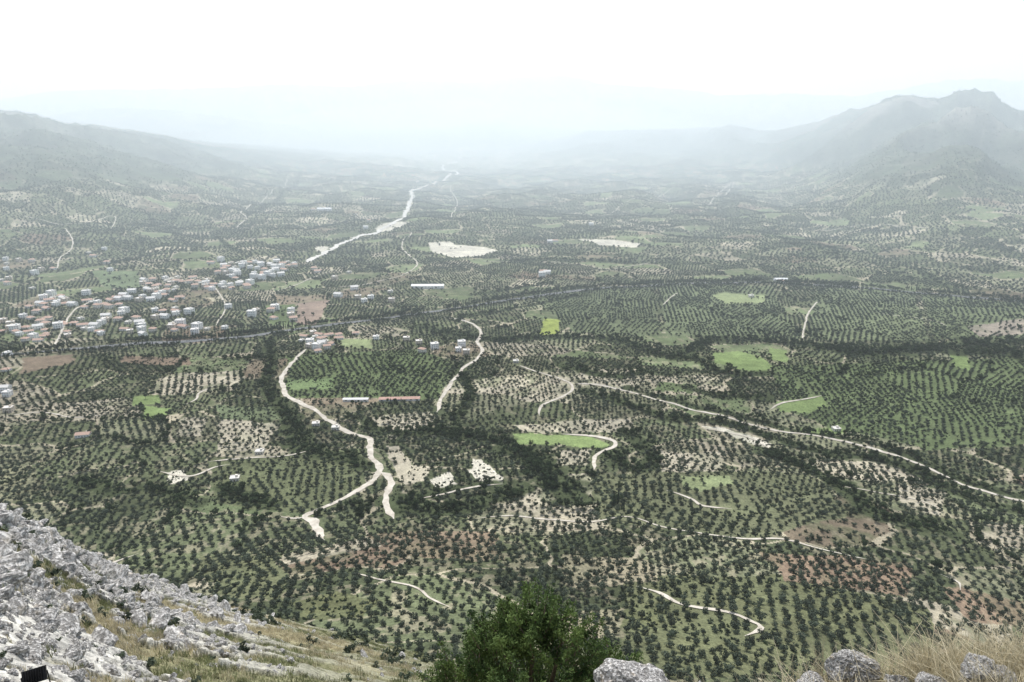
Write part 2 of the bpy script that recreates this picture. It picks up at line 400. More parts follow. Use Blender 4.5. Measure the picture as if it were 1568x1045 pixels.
# ------------------------------------------------------------------ tree prototypes
class MB:
    def __init__(s): s.V=[];s.F=[];s.M=[]
    def add(s,V,F,m=0):
        o=len(s.V); s.V+= [tuple(v) for v in V]; s.F+=[tuple(i+o for i in f) for f in F]; s.M+=[m]*len(F)
    def limb(s,a,b,ra,rb,m=0,n=6):
        a=Vector(a);b=Vector(b); d=(b-a).normalized(); q=d.to_track_quat('Z','Y').to_matrix()
        V=[];F=[]
        for p,r in ((a,ra),(b,rb)):
            for i in range(n):
                t=2*math.pi*i/n; V.append(p+q@Vector((r*math.cos(t),r*math.sin(t),0)))
        F=[(i,(i+1)%n,n+(i+1)%n,n+i) for i in range(n)]; s.add(V,F,m)
    def leaves(s,C,N,L,W,m=1,droop=0):
        n=len(C); C=np.asarray(C);N=np.asarray(N); N=N/(np.linalg.norm(N,axis=1,keepdims=True)+1e-9)
        A=rng.normal(size=(n,3)); T=np.cross(N,A); T/=np.linalg.norm(T,axis=1,keepdims=True)+1e-9; B=np.cross(N,T)
        L=np.broadcast_to(L,(n,))[:,None]*.5; W=np.broadcast_to(W,(n,))[:,None]*.5
        k=rng.uniform(-.4,.4,(n,1))
        V=np.stack([C-T*L,C+B*W+T*L*k,C+T*L,C-B*W-T*L*k],1).reshape(-1,3)
        s.add(V,[(4*i,4*i+1,4*i+2,4*i+3) for i in range(n)],m)
    def box(s,c,sz,m=0,R=None):
        V=[Vector((x*sz[0]/2,y*sz[1]/2,z*sz[2]/2)) for x in(-1,1) for y in(-1,1) for z in(-1,1)]
        if R: V=[R@v for v in V]
        V=[v+Vector(c) for v in V]
        s.add(V,[(0,1,3,2),(4,6,7,5),(0,4,5,1),(2,3,7,6),(0,2,6,4),(1,5,7,3)],m)
    def obj(s,name,mats,smooth=False): return mesh_obj(name,s.V,s.F,mats,s.M,smooth)
def tree(name,R,Ht,nb,nl,ls,mat,trunk=.22):
    b=MB(); top=Ht-R*.9
    b.limb((0,0,-.6),(.1,0,top*.6),trunk,trunk*.7)
    for i in range(nb):
        a=2*math.pi*i/nb+random.uniform(-.4,.4); rr=R*random.uniform(.25,.62) if i else 0
        c=np.array([rr*math.cos(a),rr*math.sin(a),top+random.uniform(-.25,.45)*R])
        b.limb((.1,0,top*.55),tuple(c),trunk*.5,trunk*.15,n=4)
        br=R*random.uniform(.36,.55); k=nl//nb
        D=rng.normal(size=(k,3)); D/=np.linalg.norm(D,axis=1,keepdims=True)
        rad=br*rng.uniform(.55,1.12,(k,1))
        b.leaves(c+D*rad*np.array([1,1,.8]),D+rng.normal(size=(k,3))*.45,rng.uniform(.7,1.4,k)*ls,rng.uniform(.5,1.,k)*ls)
    return b.obj(name,[M_bark,mat])
def cypress(name,Ht,R,n):
    b=MB(); b.limb((0,0,-.5),(0,0,Ht*.9),.2,.04)
    t=rng.random(n)**.8; a=rng.random(n)*2*math.pi; rr=R*np.sin(np.clip(t*1.05+.07,0,1)*math.pi)**.6*(1-.45*t)*rng.uniform(.6,1.1,n)
    C=np.stack([rr*np.cos(a),rr*np.sin(a),.4+t*Ht],1); N=np.stack([np.cos(a),np.sin(a),.4+0*a],1)+rng.normal(size=(n,3))*.3
    b.leaves(C,N,rng.uniform(.5,1.,n)*.9,rng.uniform(.3,.6,n)*.8); return b.obj(name,[M_bark,M_cyp])
P_ol=[tree('olive_tree',2.7,4.3,6,270,.74,M_olive),tree('olive_tree',2.4,3.8,7,270,.68,M_olive),tree('olive_tree',2.9,4.8,5,270,.78,M_olive)]
P_br=[tree('broadleaf_tree',3.6,7.0,8,420,.9,M_green),tree('broadleaf_tree',3.2,8.,8,420,.85,M_green)]
P_cy=[cypress('cypress_tree',10,1.3,420)]
P_sh=[tree('shrub',1.3,1.7,4,120,.5,M_olive,.06),tree('shrub',1.2,1.4,4,120,.5,M_green,.06)]
def place(o,u,v,s=1.):
    p=G(u,v); o.location=(p[0],p[1],float(H(p[0],p[1]))); o.scale=(s,)*3
for o,(u,v) in zip(P_ol+P_br+P_cy+P_sh,[(700,900),(800,880),(1200,905),(715,668),(815,712),(940,775),(620,920),(1000,960)]): place(o,u,v)
for u,v,s in [(946,772,1.1),(915,778,.8),(955,782,.7),(1182,575,1.2),(843,720,.8)]:
    o=link(bpy.data.objects.new('cypress_tree',P_cy[0].data)); place(o,u,v,s)
def instances(name,P,rot,scl,proto):
    n=len(P)
    if n==0: return
    me=bpy.data.meshes.new(name); me.vertices.add(n); me.vertices.foreach_set('co',np.asarray(P,np.float32).ravel())
    for nm,d in (('rot',rot),('scl',scl)):
        a=me.attributes.new(nm,'FLOAT_VECTOR','POINT'); a.data.foreach_set('vector',np.asarray(d,np.float32).ravel())
    ob=link(bpy.data.objects.new(name,me))
    ng=bpy.data.node_groups.new(name+'_scatter','GeometryNodeTree')
    ng.interface.new_socket(name='Geometry',in_out='INPUT',socket_type='NodeSocketGeometry')
    ng.interface.new_socket(name='Geometry',in_out='OUTPUT',socket_type='NodeSocketGeometry')
    N=ng.nodes; gi=N.new('NodeGroupInput');go=N.new('NodeGroupOutput');ip=N.new('GeometryNodeInstanceOnPoints');oi=N.new('GeometryNodeObjectInfo')
    oi.inputs['Object'].default_value=proto; oi.inputs['As Instance'].default_value=True
    L=ng.links; L.new(gi.outputs[0],ip.inputs['Points']); L.new(oi.outputs['Geometry'],ip.inputs['Instance'])
    for nm,s in (('rot','Rotation'),('scl','Scale')):
        na=N.new('GeometryNodeInputNamedAttribute'); na.data_type='FLOAT_VECTOR'; na.inputs['Name'].default_value=nm
        L.new([o for o in na.outputs if o.enabled][0],ip.inputs[s])
    L.new(ip.outputs[0],go.inputs[0])
    md=ob.modifiers.new('scatter','NODES'); md.node_group=ng
    return ob
def scatter(name,xy,s,protos,sink=.0,z=None):
    n=len(xy)
    if n==0: return
    k=rng.integers(0,len(protos),n); zz=H(xy[:,0],xy[:,1])-sink if z is None else z
    P=np.column_stack([xy,zz]); rot=np.zeros((n,3)); rot[:,2]=rng.uniform(0,6.28,n); rot[:,:2]=rng.normal(size=(n,2))*.06
    sc=np.asarray(s)[:,None]*rng.uniform(.85,1.15,(n,3))
    for i,p in enumerate(protos):
        m=k==i; instances(name,P[m],rot[m],sc[m],p)
# ------------------------------------------------------------------ houses
M_wall=[simple('cream_plaster',(.66,.62,.54),(.76,.72,.64),.8),simple('white_plaster',(.80,.78,.74),(.86,.84,.80),.8),simple('ochre_plaster',(.58,.50,.40),(.66,.58,.48),.8)]
M_tile=simple('weathered_tiles',(.44,.29,.22),(.56,.41,.33),1.5); M_slab=simple('concrete_roof',(.60,.58,.54),(.74,.72,.68),.6)
M_glass=simple('window_glass',(.03,.04,.05),(.06,.07,.08),1,.3); M_wood=simple('door_wood',(.12,.07,.04),(.2,.12,.07),2)
M_metal=simple('sheet_metal_roof',(.68,.68,.67),(.78,.78,.77),.3,.5); M_red=simple('red_sheet_roof',(.48,.30,.24),(.56,.38,.31),.3)
def house_mesh(w,d,h,roof,wm,rm=None):
    b=MB(); b.box((0,0,h/2-.5),(w,d,h+1),0)
    if roof=='flat':
        b.box((0,0,h+.12),(w+.6,d+.6,.24),1)
        for sx in(-1,1): b.box((sx*(w/2+.2),0,h+.54),(.2,d+.6,.6),0)
        for sy in(-1,1): b.box((0,sy*(d/2+.2),h+.54),(w+.2,.2,.6),0)
        b.box((w*.2,d*.1,h+1.3),(2.6,2.6,2.1),0)
    else:
        e=.5; rh=d*.24; hx=(w/2+e) if roof=='gable' else w/2-d*.35
        V=[(-w/2-e,-d/2-e,h),(w/2+e,-d/2-e,h),(w/2+e,d/2+e,h),(-w/2-e,d/2+e,h),(-hx,0,h+rh),(hx,0,h+rh)]
        b.add(V,[(0,1,5,4),(2,3,4,5),(1,2,5),(3,0,4),(3,2,1,0)],1)
        b.box((w*.22,d*.12,h+rh*.9),(.7,.7,1.6),0)
    st=max(1,int(h//2.9)); 
    for s in range(st):
        z=1.6+s*2.95
        for sy in(-1,1):
            nw=int(w//3)
            for i in range(nw):
                x=-w/2+(i+.5)*w/nw
                if s==0 and i==nw//2 and sy<0: b.box((x,sy*(d/2+.01),1.05),(1.1,.12,2.1),3)
                else: b.box((x,sy*(d/2+.01),z),(1.1,.1,1.25),2)
        for sx in(-1,1):
            for yy in(-d/4,d/4): b.box((sx*(w/2+.01),yy,z),(.1,1.1,1.25),2)
        if s>0: b.box((0,-d/2-.65,s*2.95),(w*.6,1.3,.15),0)
    return b,[wm,rm or (M_tile if roof!='flat' else M_slab),M_glass,M_wood]
HM=[]
for i,(w,d,h,rf) in enumerate([(11,9,3.4,'hip'),(12,9,6.3,'hip'),(10,9,6.2,'flat'),(14,10,6.4,'gable'),(9,8,3.2,'flat'),(13,11,9.2,'flat'),(11,10,6.2,'flat'),(16,9,3.5,'gable')]):
    b,mt=house_mesh(w,d,h,rf,M_wall[[1,0,1,1,0,1,2,1][i]],M_slab if i in(3,) else None); o=b.obj('house',mt); HM.append(o)
hx=[]
def addh(u,v,ang=None,k=None,s=None):
    p=G(u,v)
    if s is None: s=.82 if p[1]<1000 else 1.0
    for q in hx:
        if math.hypot(p[0]-q[0],p[1]-q[1])<12.5: return
    k=random.randrange(8) if k is None else k
    if k<len(HM) and not HM[k].get('used'): o=HM[k]; o['used']=1
    else: o=link(bpy.data.objects.new('house',HM[k].data))
    o.location=(p[0],p[1],float(H(p[0],p[1]))); o.rotation_euler=(0,0,random.uniform(-.6,.6) if ang is None else ang); o.scale=(s,)*3
    hx.append((p[0],p[1]))
CL=[(380,417,55,14,56),(345,438,40,9,28),(270,438,60,13,44),(235,455,50,9,16),(150,462,60,12,30),(80,468,40,16,20),(40,500,60,14,32),(110,502,60,14,22),(190,505,50,12,22),(245,482,60,12,14),(300,504,50,9,12),(490,520,34,9,34),(485,537,22,6,12),(430,408,30,8,10),(70,520,60,8,10),(20,425,40,30,10),(180,490,25,6,6),(630,524,22,7,4),(655,537,16,5,3),(335,405,18,5,4),(420,480,60,14,7),(570,452,60,16,6),(120,400,90,20,8),(500,425,50,12,4)]
for cu,cv,su,sv,n in CL:
    for _ in range(n):
        a=random.uniform(0,6.28); q=math.sqrt(random.random()); addh(cu+su*q*math.cos(a),cv+sv*q*math.sin(a))
for t in [(707,530,.2,5),(702,538,.1,2),(714,541,0,6),(484,651,.2,4),(500,648,.3,6),(514,657,.1,4),(8,598,.1,3),(12,606,0,2),(14,630,.2,6),(4,634,0,1),(128,668,.2,7),(140,669,.1,4),(398,694,.1,4),(360,735,.2,4),(790,555,0,4),(850,370,0,7),(842,372,0,3),(832,417,.1,7),(830,424,.1,5),(838,420,0,3),(1280,659,.1,4),(480,322,0,7),(492,323,0,3),(1150,455,0,4),(565,340,0,1),(568,458,0,2),(598,448,0,4),(415,478,0,1),(545,330,0,4),(12,545,0,2),(10,568,0,0),(1195,432,0,0),(640,280,0,3),(545,512,0,0),(576,520,0,2),(905,345,0,3),(350,472,0,2),(560,350,0,3)]:
    addh(t[0],t[1],t[2],t[3])
def shed(u,v,L,W,h,ang,mat):
    b=MB(); b.box((0,0,h/2-.5),(L,W,h+1),0)
    b.add([(-L/2-.4,-W/2-.4,h),(L/2+.4,-W/2-.4,h),(L/2+.4,W/2+.4,h),(-L/2-.4,W/2+.4,h),(-L/2-.4,0,h+W*.18),(L/2+.4,0,h+W*.18)],[(0,1,5,4),(2,3,4,5),(1,2,5),(3,0,4),(3,2,1,0)],1)
    n=int(L//6)
    for i in range(n):
        x=-L/2+(i+.5)*L/n; b.box((x,-W/2-.01,h*.6),(2.5,.1,.9),2)
    b.box((L/2+.01,0,1.6),(.12,3,3.2),3)
    o=b.obj('long_shed',[M_wall[1],mat,M_glass,M_wood]); p=G(u,v); o.location=(p[0],p[1],float(H(p[0],p[1]))); o.rotation_euler=(0,0,ang); hx.append((p[0],p[1]))
    for t in np.linspace(-L/2,L/2,5): hx.append((p[0]+t*math.cos(ang),p[1]+t*math.sin(ang)))
shed(545,614,28,5,2.6,.02,M_metal); shed(612,613,46,7,2.6,0.05,M_red); shed(655,441,62,14,5,.02,M_metal); shed(1195,431,26,12,5,0,M_metal); shed(497,322,50,16,6,0,M_metal)
hx=np.array(hx)
# ------------------------------------------------------------------ groves
def keep_mask(x,y):
    k=np.ones(x.shape,bool)
    for kk,w,P in ROADW: k&=dist_poly(x,y,P,w+4)>w*.5+(1.4 if kk=='dirt_road' else 2.2)
    for q in hx:
        k&=~((np.abs(x-q[0])<8)&(np.abs(y-q[1])<9))
    return k
AZM=math.radians(44)
def grid_pts(sp,a,rmax):
    n=int(rmax*1.5/sp); i,j=np.meshgrid(np.arange(-n,n),np.arange(-n,n)); c,s=math.cos(a),math.sin(a)
    x=(i*c-j*s).ravel()*sp; y=(i*s+j*c).ravel()*sp*1.12; return x,y
near=[];ns=[];far=[];fs=[]
for a in range(8):
    for sp,r0,r1 in ((6.5+.4*(a%3),185,1600),(10.6,1600,4600)):
        x,y=grid_pts(sp,a*math.pi/16+.05,r1)
        r=np.hypot(x,y); az=np.arctan2(x,y); m=(r>r0)&(r<r1)&(np.abs(az)<AZM); x=x[m];y=y[m]
        jt=np.interp(np.hypot(x,y),[300,600,900],[.7,.5,.35]) if sp<10 else 1.4
        x=x+rng.normal(size=len(x))*jt; y=y+rng.normal(size=len(x))*jt
        col,de,an,e,dk,eh,t=fields(x,y)
        thin=sst(.26,.38,fbm(x,y,32,3,51))
        m=(an==a)&(rng.random(len(x))<de*(.75+.25*thin))&(dk<.4)&((e>3)|(eh<.5))
        x=x[m];y=y[m]; m=keep_mask(x,y); xy=np.column_stack([x[m],y[m]])
        q=rng.uniform(.65,1.08,len(xy))*(.8+.4*fbm(xy[:,0],xy[:,1],60,2,52))
        if sp<10: near.append(xy);ns.append(q)
        else: far.append(xy);fs.append(q*1.3)
near=np.vstack(near);ns=np.concatenate(ns);far=np.vstack(far);fs=np.concatenate(fs)
scatter('olive_grove',near,ns,P_ol); scatter('distant_olive_grove',far,fs,P_ol,.5)
n=36000; r=np.sqrt(rng.uniform(190**2,1000**2,n)); a=rng.uniform(-AZM,AZM,n); x=r*np.sin(a);y=r*np.cos(a)
col,de,an,e,dk,eh,t=fields(x,y); m=((t==3)|(e<5)|(fbm(x,y,40,3,20)>.52)|((de>.2)&(de<.8)&(fbm(x,y,15,3,21)>.46)))&(de>.03)&keep_mask(x,y); xy=np.column_stack([x,y])[m]
scatter('scrub',xy,rng.uniform(.35,1.3,len(xy)),P_sh)
n=420000; r=np.sqrt(rng.uniform(450**2,3200**2,n)); a=rng.uniform(-AZM,AZM,n); x=r*np.sin(a);y=r*np.cos(a)
col,de,an,e,dk,eh,t=fields(x,y); wl_,_=wildness(x,y); m=(e<3.0)&(eh<.26)&(wl_<.5); x=x[m];y=y[m]; m=keep_mask(x,y); xy=np.column_stack([x[m],y[m]])
scatter('hedgerow_trees',xy,rng.uniform(.4,.95,len(xy)),P_br)
nh=len(xy)
cx=[];
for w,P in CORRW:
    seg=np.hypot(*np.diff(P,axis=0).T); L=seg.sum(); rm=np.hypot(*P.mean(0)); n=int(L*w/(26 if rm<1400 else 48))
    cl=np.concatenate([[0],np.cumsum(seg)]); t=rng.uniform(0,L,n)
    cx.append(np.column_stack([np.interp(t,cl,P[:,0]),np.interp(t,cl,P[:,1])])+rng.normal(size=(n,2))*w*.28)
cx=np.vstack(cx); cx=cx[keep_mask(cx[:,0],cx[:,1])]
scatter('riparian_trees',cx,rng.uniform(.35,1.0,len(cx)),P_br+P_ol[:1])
HP=[P for k,w,P in ROADW if k=='highway'][0]; seg=np.hypot(*np.diff(HP,axis=0).T); cl=np.concatenate([[0],np.cumsum(seg)])
t=np.arange(0,cl[-1],2.6); hxp=np.column_stack([np.interp(t,cl,HP[:,0]),np.interp(t,cl,HP[:,1])]); T=np.gradient(hxp,axis=0);T/=np.linalg.norm(T,axis=1,keepdims=True); Nn=np.stack([-T[:,1],T[:,0]],1)
for sd in(-1,1):
    south=(Nn[:,1]*sd)<0
    pp=hxp+Nn*sd*(9.5+rng.random((len(t),1))*7)+rng.normal(size=hxp.shape)*.8; g=fbm(t,t*0+sd*40,70,3,3)>np.where(south,.40,.30)
    scatter('highway_tree_row',pp[g],(rng.uniform(.6,1.25,len(t))*np.where(south,.78,1.))[g],[P_br[0],P_br[1],P_br[0],P_cy[0]])
vx=[]
for q in hx:
    for _ in range(4):
        a=random.uniform(0,6.28); d=random.uniform(9,24); vx.append((q[0]+d*math.cos(a),q[1]+d*math.sin(a)))
vx=np.array(vx); vx=vx[keep_mask(vx[:,0],vx[:,1])]; scatter('garden_trees',vx,rng.uniform(.35,.75,len(vx)),P_br+P_cy)
# ------------------------------------------------------------------ rocks
def rockmat(name,sc):
    m,nt,b=newmat(name); f=ntex(nt,sc,8,.65,.3,.7); g=ntex(nt,sc*3.3,6,.7,.38,.54)
    c=nodemix(nt,(.42,.41,.39),(.68,.665,.63),f); c=nodemix(nt,(.22,.21,.195),c,g)
    c2=nodemix(nt,c,(.46,.38,.27),ntex(nt,sc*.6,4,.6,.56,.76))
    nt.links.new(c2,b.inputs['Base Color']); bump(nt,b,g,.8,.1/sc); return m
M_rock=rockmat('limestone',1.3); M_rock2=rockmat('limestone_close',5.)
def rock(name,seed,sub,mat,dims=(1,1,.7),cuts=9):
    import bmesh
    bm=bmesh.new(); bmesh.ops.create_icosphere(bm,subdivisions=sub,radius=1)
    rd=random.Random(seed); pl=[(Vector((rd.gauss(0,1),rd.gauss(0,1),rd.gauss(0,1))).normalized(),rd.uniform(.45,.8)) for _ in range(cuts)]
    for v in bm.verts:
        p=v.co.copy()
        for n,d in pl:
            k=p.dot(n)-d
            if k>0: p-=n*k*.93
        q=p*1.7+Vector((seed*3.1,0,0)); p+=p.normalized()*(mnoise.fractal(q,.9,2.1,5)*.16 - abs(mnoise.noise(q*2.3))*.10)
        v.co=Vector((p.x*dims[0],p.y*dims[1],p.z*dims[2]))
    me=bpy.data.meshes.new(name); bm.to_mesh(me); bm.free(); me.materials.append(mat)
    return link(bpy.data.objects.new(name,me))
E=[(-420,640,46),(-150,722,48),(0,785,52),(60,810,55),(110,841,58),(170,873,62),(240,894,68),(330,921,76),(400,938,82),(480,960,90),(560,981,97),(620,996,103),(700,1016,112),(760,1038,104),(830,1086,80),(900,1160,45),(1000,1230,26),(1150,1300,18)]
Nn_=[(-700,1250,9),(-300,1250,10),(0,1270,11),(100,1270,11.5),(200,1270,12),(300,1270,12.5),(400,1270,13),(500,1260,13),(580,1250,13),(640,1240,13.5),(700,1225,14),(740,1215,14),(770,1205,14),(790,1200,14),(820,1200,14),(880,1215,14),(960,1240,13.5),(1150,1330,13)]
ns_,nt_=700,620
def crv(L,n):
    P=np.array([at(*p) for p in L]); k=np.arange(len(P)); t=np.linspace(0,len(P)-1,n)
    return np.stack([np.interp(t,k,P[:,i]) for i in range(3)],1)
Ec=crv(E,ns_); Nc=crv(Nn_,ns_)
for _ in range(12): Nc[1:-1]=(Nc[:-2]+Nc[2:]+2*Nc[1:-1])/4
q=np.linspace(0,1,nt_)**1.5
S=Nc[None]+(Ec-Nc)[None]*q[:,None,None]
out=Ec*np.array([1,1,0]); out/=np.linalg.norm(out,axis=1,keepdims=True)
sk=np.linspace(0,1,60)[1:]
SK=Ec[None]+out[None]*(sk[:,None,None]*45)+np.array([0,0,-1.])*((sk**.9)*150)[:,None,None]*1.0
NB=Nc[None]-out[None]*(np.linspace(6,0,14)[:-1,None,None])+np.array([0,0,1.])*(np.linspace(4,0,14)[:-1])[:,None,None]
A=np.concatenate([NB,S,SK],0); nR=A.shape[0]; sidx=np.broadcast_to(np.linspace(0,1,ns_)[None],A.shape[:2])
ax,ay,az_=A[...,0].ravel(),A[...,1].ravel(),A[...,2].ravel(); sf=sidx.ravel()
d=np.hypot(ax,ay)
left=1-.94*sst(.30,.56,sf)
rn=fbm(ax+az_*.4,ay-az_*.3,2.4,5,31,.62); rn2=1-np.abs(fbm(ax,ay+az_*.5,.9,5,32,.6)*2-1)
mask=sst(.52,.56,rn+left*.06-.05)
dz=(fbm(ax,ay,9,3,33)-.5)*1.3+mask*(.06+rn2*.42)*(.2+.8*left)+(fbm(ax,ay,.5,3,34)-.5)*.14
near_f=np.clip(d/22,.35,1)
az2=az_+dz*near_f
g=fbm(ax,ay,2.2,4,35); g2=fbm(ax,ay,7,3,36)
gc=np.array([.34,.31,.20])[None]*(.6+.6*g)[:,None]; gn=np.array([.20,.205,.12])[None]*(.6+.6*g)[:,None]
m2=sst(.36,.58,g2+ (1-left)*.08)[:,None]; gc=gc*(1-m2*.8)+gn*m2*.8
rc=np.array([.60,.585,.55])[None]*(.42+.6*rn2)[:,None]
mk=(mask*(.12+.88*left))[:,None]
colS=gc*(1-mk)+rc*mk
M_slope=colmat('rocky_slope_ground',[(.9,.75,1.2),(5,.55,1.35)],.1)
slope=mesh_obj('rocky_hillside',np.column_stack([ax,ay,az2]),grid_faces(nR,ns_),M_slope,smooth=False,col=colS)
SV=np.column_stack([ax,ay,az2])
PRk=[rock('limestone_rock',s,3,M_rock,dm,cuts=14) for s,dm in ((1,(1,.8,.6)),(2,(1.2,.7,.45)),(3,(.9,.9,.7)),(4,(1.4,.6,.55)))]
cand=np.arange(13*ns_,(13+nt_+3)*ns_); 
wgt=(left[cand]**1.5*.9+.03)*(.07+mask[cand])*(sf[cand]<.85)*(d[cand]**1.0)
ci=rng.choice(cand,3900,replace=False,p=wgt/wgt.sum())
for i,p in enumerate(PRk): p.location=SV[ci[i]]; p.scale=(.3,)*3
k=rng.integers(0,4,len(ci)); sc=np.clip(np.exp(rng.normal(-1.9,.6,len(ci))),0,.65)*np.clip(d[ci]/22,.5,1.4)*(.5+.5*left[ci])
for i in range(4):
    m=k==i; n=m.sum(); rot=rng.normal(size=(n,3))*.45; rot[:,2]=rng.uniform(0,6.28,n)
    instances('limestone_rubble',SV[ci][m]-np.array([0,0,.03]),rot,sc[m][:,None]*rng.uniform(.8,1.3,(n,3)),PRk[i])
M_straw=leafmat('dry_grass',(.38,.335,.215),(.60,.54,.39),3,.3); M_gg=leafmat('green_grass',(.15,.17,.08),(.27,.28,.15),3,.3)
def tuft(name,n,h,w,spread,mat,segs=3,lean=.5):
    b=MB()
    for _ in range(n):
        a=random.uniform(0,6.28); rr=spread*math.sqrt(random.random()); p=Vector((rr*math.cos(a),rr*math.sin(a),-.03)); hh=h*random.uniform(.45,1.1); ln=random.uniform(.1,1)*lean; la=random.uniform(0,6.28)
        D=Vector((math.cos(la),math.sin(la),0)); sd=Vector((-D.y,D.x,0))
        if random.random()<.5: sd=Vector((random.uniform(-1,1),random.uniform(-1,1),0)).normalized()
        V=[]
        for s in range(segs+1):
            t=s/segs; c=p+Vector((0,0,hh*t*(1-.25*ln*t)))+D*(hh*ln*t*t); ww=w*(1-.75*t)*.5
            V+=[c-sd*ww,c+sd*ww]
        b.add(V,[(2*s,2*s+1,2*s+3,2*s+2) for s in range(segs)],0)
    return b.obj(name,[mat])
T_far=[tuft('dry_grass_tuft',40,.30,.03,.28,M_straw,2),tuft('green_grass_tuft',40,.24,.035,.3,M_gg,2)]
pw=(1.02-mask[cand])*d[cand]*(sf[cand]<.9)
gi_=rng.choice(cand,10000,replace=False,p=pw/pw.sum())
k=(g2[gi_]+rng.normal(size=len(gi_))*.06>.47).astype(int)
for i in range(2):
    m=k==i;n=m.sum(); T_far[i].location=SV[gi_[np.nonzero(m)[0][0]]]; rot=np.zeros((n,3)); rot[:,2]=rng.uniform(0,6.28,n); instances('hillside_grass',SV[gi_][m],rot,rng.uniform(.3,1.0,(n,1))*np.ones((1,3)),T_far[i])
si=rng.choice(cand,190,replace=False,p=(d[cand]*(sf[cand]<.85)*(sf[cand]>.1))/(d[cand]*(sf[cand]<.85)*(sf[cand]>.1)).sum())
rot=np.zeros((190,3)); rot[:,2]=rng.uniform(0,6.28,190); instances('hillside_shrubs',SV[si],rot,rng.uniform(.2,.7,(190,1))*np.clip(d[si]/60,.3,1)[:,None]*np.ones((1,3)),P_sh[0])
# ------------------------------------------------------------------ foreground bush
def bush(base):
    b=MB()
    lob=[((0,0,2.3),(1.15,.95,1.3),250),((1.25,.1,1.8),(.66,.6,.85),100),((-.95,-.1,1.95),(.55,.55,.95),80),((.15,0,1.2),(1.5,1.0,1.1),90),((.1,0,3.2),(.5,.4,.42),36),((-.35,.1,2.95),(.45,.4,.45),26),((.55,0,3.0),(.4,.4,.4),20)]
    C=[];N=[]
    for c,rad,n in lob:
        c=np.array(c)
        b.limb((0,0,-.4),tuple(c*.75),.09,.04); b.limb(tuple(c*.75),tuple(c),.04,.02)
        for _ in range(n):
            D=rng.normal(size=3); D/=np.linalg.norm(D); D[2]=D[2]*.9+.1
            rr=rng.uniform(.5,1.08); o=c+D*np.array(rad)*rr
            dr=D*.65+np.array([0,0,.75])+rng.normal(size=3)*.25; dr/=np.linalg.norm(dr); L=rng.uniform(.18,.40)
            b.limb(tuple(o-dr*.15),tuple(o+dr*L),.012,.004,n=3)
            m=90; t=rng.random(m); sp=rng.normal(size=(m,3))*.06*(1.2-t[:,None]*.8)
            C.append(o+dr*(t*L)[:,None]+sp); N.append(rng.normal(size=(m,3))+dr*.3)
    C=np.vstack(C);N=np.vstack(N)
    b.leaves(C,N,rng.uniform(.045,.085,len(C)),rng.uniform(.018,.034,len(C)))
    o=b.obj('juniper_bush',[M_bark,leafmat('juniper_foliage',(.028,.052,.017),(.105,.15,.045),1.6,.3)]); o.location=base
    return o
pb=at(805,1200,14); bush(tuple(pb+np.array([0,0,-.05])))
# ------------------------------------------------------------------ ledge bottom right
LE=[(800,1120,6.2),(870,1085,6),(930,1066,5.8),(1000,1056,5.6),(1100,1066,5.5),(1200,1060,5.4),(1250,1050,5.3),(1300,1044,5.2),(1400,1038,5.2),(1500,1034,5.1),(1600,1028,5.1),(1800,1012,5)]
LN=[(700,1900,2.6),(800,1850,2.6),(900,1800,2.6),(1000,1800,2.6),(1100,1800,2.6),(1200,1800,2.6),(1250,1800,2.6),(1300,1800,2.6),(1400,1800,2.6),(1500,1800,2.6),(1600,1800,2.6),(1900,1800,2.6)]
n1,n2=260,120; Ec2=crv(LE,n1); Nc2=crv(LN,n1); S2=Nc2[None]+(Ec2-Nc2)[None]*np.linspace(0,1,n2)[:,None,None]
o2=Ec2*np.array([1,1,0]); o2/=np.linalg.norm(o2,axis=1,keepdims=True); sk=np.linspace(0,1,40)[1:]
K2=Ec2[None]+o2[None]*(sk[:,None,None]*3)+np.array([0,0,-1.])*(sk*12)[:,None,None]
A2=np.concatenate([S2,K2],0); x2,y2,z2=A2[...,0].ravel(),A2[...,1].ravel(),A2[...,2].ravel()
z2=z2+(fbm(x2,y2,.6,4,41)-.5)*.14; gg=fbm(x2,y2,.5,4,42)
c2=np.array([.36,.30,.20])[None]*(.6+.8*gg)[:,None]
mesh_obj('grassy_ledge',np.column_stack([x2,y2,z2]),grid_faces(A2.shape[0],n1),colmat('ledge_soil',[(4,.7,1.2),(30,.6,1.3)],.02),smooth=True,col=c2)
V2=np.column_stack([x2,y2,z2])
BO=[(985,1052,5.4,.32,.25),(925,1064,5.5,.13,.1),(1303,1024,5.0,.15,.19),(1240,1050,4.9,.15,.10),(1495,1034,4.7,.13,.12),(1425,1046,4.6,.10,.08),(1545,1038,4.7,.08,.08),(1130,1070,5.0,.13,.09),(1070,1062,5.1,.1,.08),(1375,1046,4.8,.08,.08)]
for i,(u,v,dd,w,hh) in enumerate(BO):
    o=rock('limestone_boulder',20+i,5,M_rock2,(1,.8,.9),12); o.location=at(u,v,dd); o.scale=(w,w,hh); o.rotation_euler=(0,0,i*1.3)
T_n=[tuft('dry_grass_clump',46,.33,.0055,.09,M_straw,5,.9),tuft('dry_grass_clump',40,.24,.006,.12,M_straw,5,1.2),tuft('green_grass_clump',30,.15,.008,.1,M_gg,4,.8)]
lc=np.arange(int(n2*.45)*n1,(n2+1)*n1); su=np.tile(np.linspace(0,1,n1),A2.shape[0])[lc]
wl=np.where(su>.54,1.,.3)*(.25+sst(.38,.6,fbm(x2[lc],y2[lc],.45,2,44))*1.2); wl*=(su>.22)
bp=np.array([at(u,v,dd)[:2] for u,v,dd,w,hh in BO])
for (px,py),bo in zip(bp,BO):
    wl*=np.where((np.abs(x2[lc]-px)<bo[3]*.8)&(y2[lc]<py+.1),.0,1.)
